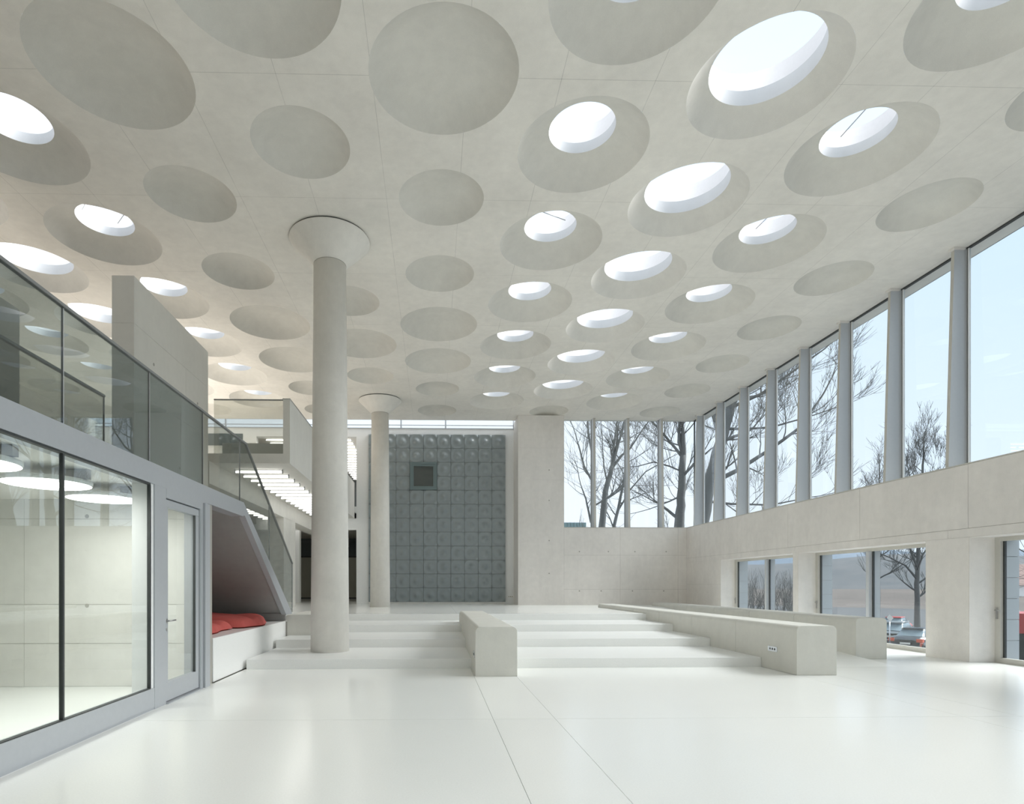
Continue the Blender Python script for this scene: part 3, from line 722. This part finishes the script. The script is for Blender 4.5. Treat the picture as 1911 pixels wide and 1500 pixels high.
bm = struct('beam', MB().box(-5.75, 13.6, 3.87, -5.2, YE, ZG0+.001), M['room'], loc=(0, 0, 0))
for y0, y1, x0 in ((20.3, 22.0, -5.2), (28.5, 30.2, -5.2)):
    struct('wall_pillar', box(x0-0.55, y0, ZU, x0, y1, 3.88), M['room'])
struct('wall_pillar', box(-8.3, 20.0, ZU, -7.7, 20.6, ZG0), M['room'])
m = MB(); m.box(-8.5, 27.5, ZU, -6.3, 27.8, ZG0); struct('wall_hall', m, M['white'])
# far end wall with dark doors
fw = struct('wall_end', MB().box(XW, YE, 4.2, 4, YE+0.2, 8.3).box(XW, YE, 0, -9, YE+.2, 4.2).box(-9, YE+.15, ZU, -2, YE+.2, 4.2), M['panel'])
struct('wall_hall_right', MB().box(XO, YB+.3, ZU, XO+.2, YE, 8.3), M['white'])
for i in range(4):
    x = -8.9+i*1.75
    dd = struct('door_%d' % (i+2), loc=(x, YE, ZU))
    mm = MB(); frame_y(mm, x, x+1.68, YE+.02, YE+.1, ZU, 3.3, 0.06); obj('door_frame', mm, M['dark'], dd)
    obj('door_leaf', box(x+.06, YE+.05, ZU+.06, x+1.62, YE+.09, 3.24), M['door'], dd)
    obj('door_handle', MB().tube([(x+1.4, YE-.02, 1.7), (x+1.4, YE-.02, 2.0)], 0.015, 8), M['steel'], dd)
struct('ceiling_gallery', MB().box(XW, YB+.3, 7.95, 4, YE, 8.2).box(XW, YB+.3, 8.2, 4, YB+.35, 8.26), M['warmwhite'])

def tube_lamp(x0, x1, y, z, label, group):
    t = thing('tube_lamp', label, 'lamp', ((x0+x1)/2, y, z), group)
    obj('tube', MB().tube([(x0, y, z-.06), (x1, y, z-.06)], 0.024, 8), M['tube'], t)
    m = MB(); m.box(x0+.02, y-.025, z-.022, x1-.02, y+.025, z)
    obj('batten', m, M['white'], t)
    obj('end_cap', MB().box(x0-.02, y-.03, z-.095, x0, y+.03, z).box(x1, y-.03, z-.095, x1+.02, y+.03, z), M['rail'], t)
    return t
OR2 = ORD + ['fourteenth', 'fifteenth', 'sixteenth', 'seventeenth', 'eighteenth', 'nineteenth', 'twentieth']
def tube_field(x0, x1, ys, z, label, group):
    p = tube_lamp(x0, x1, ys[0], z, label + ', nearest of its row', group)
    for i, y in enumerate(ys[1:]):
        q = dup(p, (0, y-ys[0], 0)); q['label'] = label + (', ' + OR2[i+1] + ' from the front' if i < 19 else ', deep in the row')
tube_field(-4.93, -3.78, [14.6+.62*i for i in range(20)], ZG0, 'fluorescent tube under the gallery soffit', 'tubes under the gallery soffit')
tube_field(-7.25, -6.1, [20.5+.62*i for i in range(14)], ZG0, 'fluorescent tube in the hall left of the beam', 'tubes in the rear hall beyond the beam')
tube_field(-4.80, -3.62, [25.7+.62*i for i in range(16)], 7.95, 'fluorescent tube on the upper rear ceiling, right column', 'tubes on the upper rear ceiling')
for x, nm in ((-7.35, 'left'), (-6.08, 'middle')):
    tube_field(x, x+1.15, [25.7+.62*i for i in range(5)], 7.95, 'fluorescent tube on the upper rear ceiling, ' + nm + ' column', 'tubes on the upper rear ceiling')

# ------------------------------------------------------------------ outdoors
def at(px, py, d):
    """photograph pixel at camera depth d -> world point"""
    c, s = math.cos(TH), math.sin(TH); l = (px-CX)*d/F
    return Vector((l*c + d*s, d*c - l*s, EYE + (HY-py)*d/F))
GZ = -2.6
g = MB(); g.box(XG+.4, -60, GZ-.2, 90, 230, GZ); g.box(-90, YE+.6, GZ-.2, XG+.4, 230, GZ)
struct('ground', g, M['asphalt'])
struct('terrace', MB().prism([(XG+.36, -.70), (13.5, -.75), (17, GZ), (XG+.36, GZ)], -20, 24.5, 1), M['paving'])
def hill(name, x0, y0, x1, y1, depth, ridge, mat, seed, n=60, m_=10, wob=0.12):
    rnd = random.Random(seed); mb = MB(); vs = []
    ph = [(rnd.uniform(1, 9), rnd.uniform(0, 6.3)) for _ in range(5)]
    d = Vector((x1-x0, y1-y0, 0)); nrm = Vector((d.y, -d.x, 0)).normalized()
    if nrm.dot(Vector((x0, y0, 0))) < 0: nrm = -nrm
    for j in range(m_+1):
        for i in range(n+1):
            u = i/n; t = j/m_
            r = ridge*(1 + wob*sum(math.sin(a*u*3+b) for a, b in ph)/2 + 0.02*rnd.uniform(-1, 1)*(j == m_))
            p = Vector((x0, y0, 0)) + d*u + nrm*(depth*t)
            vs.append((p.x, p.y, GZ-.1 + (r-GZ)*(math.sin(t*math.pi/2)**1.3)))
    W_ = n+1
    mb.add(vs, [(j*W_+i, j*W_+i+1, (j+1)*W_+i+1, (j+1)*W_+i) for j in range(m_) for i in range(n)], True)
    return struct(name, mb, mat)
hill('hill_field', 200, -30, 0, 190, 70, 0.6, M['hill_near'], 4)
hill('hill_near', 265, -30, 30, 270, 90, 13.0, M['hill_mid'], 5)
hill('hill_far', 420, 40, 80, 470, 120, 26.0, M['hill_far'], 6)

# bare trees -------------------------------------------------------
def grow(m, p, d, ln, r, depth, rnd, up=0.12, twig=0.5, spread=0.6, minr=0.006, droop=0.0):
    pts = [p]; rad = [r]; q = p.copy(); dd = d.copy(); seg = 4
    for s_ in range(seg):
        dd = (dd + Vector((rnd.uniform(-.16, .16), rnd.uniform(-.16, .16), rnd.uniform(-.10, .14)+up*.35-droop))).normalized()
        q = q + dd*ln/seg; pts.append(q.copy()); rad.append(r*(1-0.42*(s_+1)/seg))
    m.tube(pts, rad, 6 if r > .05 else (4 if r > .02 else 3), cap=False)
    if depth <= 0: return
    nch = rnd.choice((3, 4, 4, 5)) if depth > 1 else rnd.choice((4, 5, 6))
    for c in range(nch):
        k = rnd.choice((1, 2, 3, 4, 4)) if c else 4
        ax = Vector((rnd.uniform(-1, 1), rnd.uniform(-1, 1), rnd.uniform(-1, 1))).normalized()
        perp = dd.cross(ax).normalized()
        nd = (dd*(1-spread*.4) + perp*rnd.uniform(.35, 1.0)*spread + Vector((0, 0, up))).normalized()
        if c == 0: nd = (dd + perp*.25).normalized()
        grow(m, pts[k], nd, ln*rnd.uniform(.62, .85), max(rad[k]*rnd.uniform(.5, .72), minr), depth-1, rnd, up, twig, spread, minr, droop)
def tree(name, label, limbs, seed, depth=3, group='bare winter trees outside', ln=2.0, **kw):
    """limbs: list of (points, r0, r1, number of side shoots)"""
    rnd = random.Random(seed)
    base = limbs[0][0][0]
    t = thing(name, label, 'tree', base, group)
    tr = MB(); br = MB()
    for i, (pts, r0, r1, ns) in enumerate(limbs):
        pts = [Vector(p) for p in pts]; r0 *= TK; r1 *= TK
        fine = []                                         # smooth the polyline a little
        for a, b in zip(pts[:-1], pts[1:]):
            for q in range(4): fine.append(a.lerp(b, q/4) + Vector((rnd.uniform(-1, 1), rnd.uniform(-1, 1), 0))*r0*.10)
        fine.append(pts[-1]); n = len(fine)
        rad = [r0+(r1-r0)*k/(n-1) for k in range(n)]
        (tr if i == 0 else br).tube(fine, rad, 10 if i == 0 else 7)
        for k in range(ns):
            j = int(n*(0.25+0.72*k/max(1, ns))); j = min(j, n-2)
            d = (fine[j+1]-fine[j]).normalized(); ax = Vector((rnd.uniform(-1, 1), rnd.uniform(-1, 1), rnd.uniform(-.3, 1))).normalized()
            perp = (ax - d*ax.dot(d)).normalized()
            grow(br, fine[j], (d*.55+perp*.8).normalized(), ln*rnd.uniform(.7, 1.15), min(rad[j]*.45, .09), depth, rnd, **kw)
        grow(br, fine[-1], (fine[-1]-fine[-2]).normalized(), ln, r1*.95, depth, rnd, **kw)
    obj('trunk', tr, M['bark'], t)
    b = obj('branches', br, M['bark'], t); b['kind'] = 'stuff'
    return t
def gp(px, d): q = at(px, 1100, d); return Vector((q.x, q.y, GZ))
TK = 0.6
D1 = 36
tree('bare_tree', 'slim bare tree behind the leftmost mullion of the rear window, forking to the left',
     [([gp(1112, D1), at(1108, 985, D1), at(1106, 905, D1), at(1106, 850, D1)], .30, .16, 3), ([at(1106, 900, D1), at(1090, 870, D1), at(1080, 832, D1), at(1077, 822, D1)], .12, .06, 5),
      ([at(1106, 852, D1), at(1098, 810, D1), at(1096, 775, D1), at(1098, 740, D1)], .12, .06, 4), ([at(1103, 975, D1), at(1093, 930, D1), at(1084, 905, D1)], .12, .05, 4)], 11, 2, ln=1.6, spread=.6)
tree('bare_tree', 'bare tree rising in the second pane of the rear window and leaning right',
     [([gp(1118, D1+1), at(1123, 983, D1+1), at(1131, 915, D1+1), at(1142, 870, D1+1)], .42, .22, 2), ([at(1142, 870, D1+1), at(1152, 835, D1+1), at(1162, 800, D1+1), at(1170, 760, D1+1)], .17, .09, 4),
      ([at(1141, 875, D1+1), at(1160, 850, D1+1), at(1175, 838, D1+1), at(1200, 800, D1+1)], .15, .07, 5), ([at(1133, 900, D1+1), at(1127, 870, D1+1), at(1124, 830, D1+1)], .09, .05, 4),
      ([at(1141, 872, D1+1), at(1147, 820, D1+1), at(1153, 780, D1+1), at(1155, 745, D1+1)], .12, .06, 4)], 12, 2, ln=1.7)
tree('bare_tree', 'thin slanting bare tree just left of the middle mullion of the rear window',
     [([gp(1135, D1+3), at(1145, 985, D1+3), at(1156, 940, D1+3), at(1165, 890, D1+3), at(1172, 840, D1+3)], .22, .09, 6), ([at(1150, 960, D1+3), at(1175, 915, D1+3), at(1205, 880, D1+3), at(1240, 860, D1+3)], .10, .05, 5)], 13, 2, ln=1.6)
D2 = 31
tree('bare_tree', 'thick dark bare tree standing upright in the last pane of the rear window',
     [([gp(1270, D2), at(1268, 983, D2), at(1271, 930, D2), at(1275, 850, D2)], .52, .27, 4), ([at(1275, 850, D2), at(1267, 825, D2), at(1268, 790, D2), at(1266, 750, D2)], .16, .10, 4),
      ([at(1275, 855, D2), at(1262, 838, D2), at(1240, 812, D2), at(1215, 785, D2)], .14, .08, 5), ([at(1271, 925, D2), at(1250, 935, D2), at(1225, 945, D2)], .09, .04, 6),
      ([at(1273, 880, D2), at(1250, 870, D2), at(1220, 862, D2), at(1190, 870, D2)], .08, .04, 6)], 14, 3, ln=1.5)
D3 = 27
tree('bare_tree', 'large bare tree leaning right across the corner of the high windows, with long level boughs',
     [([gp(1300, D3), at(1305, 1000, D3), at(1322, 905, D3), at(1345, 825, D3), at(1362, 765, D3)], .62, .34, 3), ([at(1362, 765, D3), at(1378, 735, D3), at(1395, 700, D3), at(1400, 640, D3)], .24, .12, 5),
      ([at(1345, 825, D3), at(1332, 780, D3), at(1338, 730, D3)], .16, .08, 4),
      ([at(1320, 905, D3), at(1375, 878, D3), at(1432, 842, D3), at(1490, 800, D3-1), at(1530, 745, D3-1)], .20, .07, 8),
      ([at(1352, 800, D3), at(1395, 800, D3), at(1440, 797, D3), at(1500, 780, D3-1)], .12, .05, 7),
      ([at(1315, 935, D3), at(1365, 940, D3), at(1440, 942, D3), at(1500, 930, D3)], .11, .04, 8),
      ([at(1365, 760, D3), at(1420, 735, D3), at(1470, 700, D3-1), at(1540, 650, D3-2)], .14, .05, 8),
      ([at(1378, 735, D3), at(1430, 690, D3), at(1490, 640, D3-2)], .13, .06, 6)], 15, 3, ln=1.45, minr=.007)
D4 = 52
tree('bare_tree', 'distant bare tree with straight trunk outside the middle ground floor window',
     [([gp(1712, D4), at(1712, 1140, D4), at(1711, 1090, D4), at(1714, 1040, D4), at(1716, 960, D4), at(1722, 880, D4), at(1724, 830, D4)], .42, .10, 16),
      ([at(1711, 1080, D4), at(1690, 1055, D4), at(1660, 1040, D4), at(1630, 1028, D4)], .16, .06, 5), ([at(1713, 1060, D4), at(1722, 1035, D4), at(1740, 1010, D4)], .20, .08, 5),
      ([at(1712, 1060, D4), at(1700, 1030, D4), at(1692, 990, D4)], .18, .07, 5), ([at(1716, 960, D4), at(1740, 915, D4), at(1762, 870, D4)], .12, .05, 6), ([at(1717, 950, D4), at(1700, 900, D4), at(1690, 850, D4)], .12, .05, 6)], 16, 3, ln=1.55, minr=.012, up=.2, spread=.55)
D5 = 66
tree('bare_tree', 'small distant bare tree, only its top showing above the concrete band',
     [([gp(1638, D5), at(1640, 1000, D5), at(1642, 905, D5)], .40, .12, 12)], 17, 3, ln=2.3, minr=.014, up=.15)
tree('bare_tree', 'bare tree whose boughs hang into the top of the nearest ground floor window',
     [([gp(2080, 34), at(2075, 1050, 34), at(2070, 960, 34)], .35, .2, 3), ([at(2072, 1020, 34), at(1990, 1050, 34), at(1930, 1040, 34), at(1880, 1012, 34)], .14, .04, 8)], 18, 2, ln=2.0)
# low thicket behind the farthest ground floor window
th = MB(); rnd = random.Random(5)
for i in range(70):
    px = rnd.uniform(1335, 1500); d = rnd.uniform(48, 62); p = gp(px, d)
    grow(th, p, Vector((rnd.uniform(-.15, .15), rnd.uniform(-.15, .15), 1)).normalized(), rnd.uniform(1.6, 2.6), .05, 2, rnd, up=.25, spread=.5, minr=.012)
for i in range(40):
    px = rnd.uniform(1040, 1110); d = rnd.uniform(50, 62); p = gp(px, d); 
    grow(th, p, Vector((rnd.uniform(-.1, .1), 0, 1)), rnd.uniform(3.0, 4.2), .06, 2, rnd, up=.25, spread=.5, minr=.014)
o = obj('thicket', th, M['bark']); tag(o, 'tangle of brown bare bushes beyond the terrace', 'bushes'); o['kind'] = 'stuff'

# teal roofed building behind the rear window
tb = at(1064, 975, 60)
t = thing('building', 'low flat-roofed building with teal cladding at the lower left of the rear window', 'building', (tb.x, tb.y, GZ))
obj('walls', box(tb.x-2.2, tb.y, GZ, tb.x+1.6, tb.y+6, tb.z-.25), M['teal'], t)
for i in range(12): obj('roof_rib', box(tb.x-2.3+i*.33, tb.y-.1, tb.z-.55, tb.x-2.3+i*.33+.30, tb.y+6.1, tb.z), M['teal'], t)

# houses on the slope
def house(px, py, d, wdt, h, label, roofm='roof'):
    p = at(px, py, d)
    t = thing('house', label, 'house', (p.x, p.y, p.z), 'houses on the far slope')
    a, b, c = p.x, p.y, p.z
    obj('walls', box(a-wdt/2, b-4, c-6, a+wdt/2, b+4, c+h), M['white'], t)
    obj('roof', MB().prism([(b-4.5, c+h), (b+4.5, c+h), (b, c+h+3)], a-wdt/2-.4, a+wdt/2+.4, 0), M[roofm], t)
    for i in range(3): obj('window', box(a-wdt/2+1+i*wdt/3.3, b-4.06, c+.8, a-wdt/2+2+i*wdt/3.3, b-3.98, c+2.0), M['carglass'], t)
house(1900, 1130, 120, 11, 4.2, 'white house with brown roof above the red trailer'); house(1893, 1108, 150, 10, 4.0, 'smaller white house higher on the slope')
house(1924, 1100, 160, 12, 4.0, 'white house at the right edge of the slope')

# cars ---------------------------------------------------------------
def car(x, y, rz, paint, label, L_=4.6, W_=1.78, H_=1.43, estate=False):
    t = thing('car', label, 'car', (x, y, GZ), 'parked cars'); o0 = ORG[t]; ORG[t] = Vector((0, 0, 0))
    hl = L_/2
    sec = [(-hl, .72, .45, .78), (-hl+.12, .84, .28, .92), (-hl+.9, .89, .20, .99), (-.6, .89, .18, .95), (.7, .89, .18, .93), (hl-.9, .87, .2, .86), (hl-.2, .80, .25, .72), (hl, .66, .38, .60)]
    def ring(xx, hw, zb, zt):
        return [(xx, -hw*.92, zb), (xx, -hw, zb+.18), (xx, -hw, zt-.18), (xx, -hw*.90, zt-.03), (xx, -hw*.6, zt), (xx, hw*.6, zt), (xx, hw*.90, zt-.03), (xx, hw, zt-.18), (xx, hw, zb+.18), (xx, hw*.92, zb)]
    def loft(rings, m, mi=0):
        n = len(rings[0]); vs = [p for r in rings for p in r]
        fs = [(i*n+k, i*n+(k+1) % n, (i+1)*n+(k+1) % n, (i+1)*n+k) for i in range(len(rings)-1) for k in range(n)] + [tuple(range(n)), tuple((len(rings)-1)*n+k for k in reversed(range(n)))]
        m.add(vs, fs, True, mi)
    m = MB(); loft([ring(*s) for s in sec], m); obj('body', m, M[paint], t)
    def cab(xx, hw, zt): return [(xx, -.80, .90), (xx, -hw, zt-.10), (xx, -hw*.9, zt-.02), (xx, 0, zt), (xx, hw*.9, zt-.02), (xx, hw, zt-.10), (xx, .80, .90)]
    bk = -hl+.25 if estate else -hl+.75
    m = MB(); loft([cab(bk, .72, .98), cab(bk+.55, .60, H_-.06), cab(-.1, .62, H_), cab(.45, .60, H_-.05), cab(1.25, .70, .96)], m); obj('windows', m, M['carglass'], t)
    m = MB(); m.add([(bk+.5, -.58, H_-.045), (bk+.5, .58, H_-.045), (.5, .57, H_-.03), (.5, -.57, H_-.03), (bk+.5, -.5, H_+.0), (bk+.5, .5, H_+.0), (.4, .5, H_+.012), (.4, -.5, H_+.012)], [(4, 5, 6, 7), (0, 1, 5, 4), (1, 2, 6, 5), (2, 3, 7, 6), (3, 0, 4, 7)], True)
    obj('roof', m, M[paint], t)
    if estate: obj('roof_rail', MB().tube([(bk+.5, -.55, H_+.05), (.4, -.55, H_+.05)], .02, 6).tube([(bk+.5, .55, H_+.05), (.4, .55, H_+.05)], .02, 6), M['chrome'], t)
    for sx in (-1, 1):
        for sy in (-1, 1):
            cx_, cy_ = sx*(hl-.85), sy*.80
            wh = obj('wheel', MB().tube([(cx_, cy_-.1, .32), (cx_, cy_+.1, .32)], .32, 20), M['tyre'], t)
            obj('hub', MB().tube([(cx_, cy_-.11, .32), (cx_, cy_+.11, .32)], .19, 14), M['chrome'], wh)
    for sy in (-1, 1):
        obj('tail_lamp', MB().box(-hl-.01, sy*.55, .66, -hl+.32, sy*.86, .86), M['tail'], t)
        obj('headlamp', MB().box(hl-.28, sy*.50, .52, hl-.03, sy*.78, .66), M['chrome'], t)
    obj('number_plate', box(-hl-.03, -.26, .50, -hl+.02, .26, .62), M['plate'], t)
    obj('bumper_trim', box(-hl-.03, -.70, .30, -hl+.1, .70, .36), M['chrome'], t)
    t.rotation_euler = (0, 0, rz); return t
c = gp(1712, 37); car(c.x, c.y, R(35), 'black', 'black saloon car with red tail lamps outside the middle ground floor window')
c = gp(1676, 42); car(c.x, c.y, R(38), 'silver', 'dark grey estate car with roof rails behind the black saloon', H_=1.5, estate=True)
c = gp(1672, 50); car(c.x, c.y, R(40), 'redpaint', 'red car mostly hidden behind the grey estate')
c = gp(1868, 30.5); car(c.x-.6, c.y+.6, R(-25), 'black', 'black car beside the trailer wheel outside the nearest window')
c = gp(1872, 62); car(c.x, c.y, R(80), 'silver', 'small dark car parked beyond the red trailer', estate=True)
for i in range(6):
    p = gp(1650+i*26, 34); q = gp(1640+i*24, 39)
    d = (q-p).normalized(); n_ = Vector((-d.y, d.x, 0))*.06
    o = MB().add([p+n_, q+n_, q-n_, p-n_, p+n_+Vector((0, 0, .01)), q+n_+Vector((0, 0, .01)), q-n_+Vector((0, 0, .01)), p-n_+Vector((0, 0, .01))], [(4, 5, 6, 7), (0, 1, 5, 4), (1, 2, 6, 5), (2, 3, 7, 6), (3, 0, 4, 7)])
    tag(obj('parking_line', o, M['line']), ORD[i] + ' white parking bay line from the left, on the asphalt', 'road marking', 'parking bay lines')
# red trailer
c = at(1915, 1160, 24); tx, ty = c.x, c.y
t = thing('trailer', 'red tipping trailer with large tyres outside the nearest ground floor window', 'trailer', (tx, ty, GZ))
tz0 = EYE + (HY-1179)*24/F; tz1 = EYE + (HY-1143)*24/F
obj('tipping_body', MB().prism([(ty-1.1, tz0), (ty+1.1, tz0), (ty+1.2, tz1), (ty-1.2, tz1)], tx-1.0, tx+3, 0), M['redpaint'], t)
obj('top_rail', box(tx-1.03, ty-1.26, tz1-.14, tx+3.03, ty-1.16, tz1), M['redpaint'], t)
obj('marker_sign', box(tx-.55, ty-1.24, tz0+.42, tx-.32, ty-1.20, tz0+.60), M['panel'], t); obj('marker_sign', box(tx-.1, ty-1.24, tz0+.42, tx+.14, ty-1.20, tz0+.60), M['plate'], t)
obj('number_plate', box(tx-.3, ty-1.2, tz0+.17, tx+.0, ty-1.15, tz0+.27), M['yellow'], t)
obj('chassis', box(tx-.9, ty-.7, tz0-.25, tx+3, ty+.7, tz0), M['dark'], t)
for k in (0.15, 1.75):
    cx_ = tx+k; r_ = 0.62; cz = GZ+r_
    wv = MB().lathe(0, 0, [(.3, -.25), (r_-.05, -.25), (r_, -.18), (r_, .18), (r_-.05, .25), (.3, .25)], 28)
    wv.v = [(cx_+a, ty-1.0+c_, cz+b_) for a, b_, c_ in wv.v]
    wo = obj('wheel', wv, M['tyre'], t)
    obj('hub', MB().tube([(cx_, ty-1.2, cz), (cx_, ty-.8, cz)], .3, 16), M['redpaint'], wo)
    obj('axle_strut', box(cx_-.15, ty-.8, cz, cx_+.15, ty+.8, tz0), M['dark'], t)
# diamond shaped road sign on a post
s = at(1661, 1153, 34)
t = thing('road_sign', 'small white diamond road sign just above the end of the window-side bench', 'sign', (s.x, s.y, GZ))
obj('post', MB().tube([(s.x, s.y+.03, GZ), (s.x, s.y+.03, s.z)], .03, 8), M['chrome'], t)
obj('plate', MB().prism([(s.x-.2, s.z), (s.x+.02, s.z-.2), (s.x+.2, s.z), (s.x-.02, s.z+.2)], s.y-.01, s.y+.01, 1), M['plate'], t)
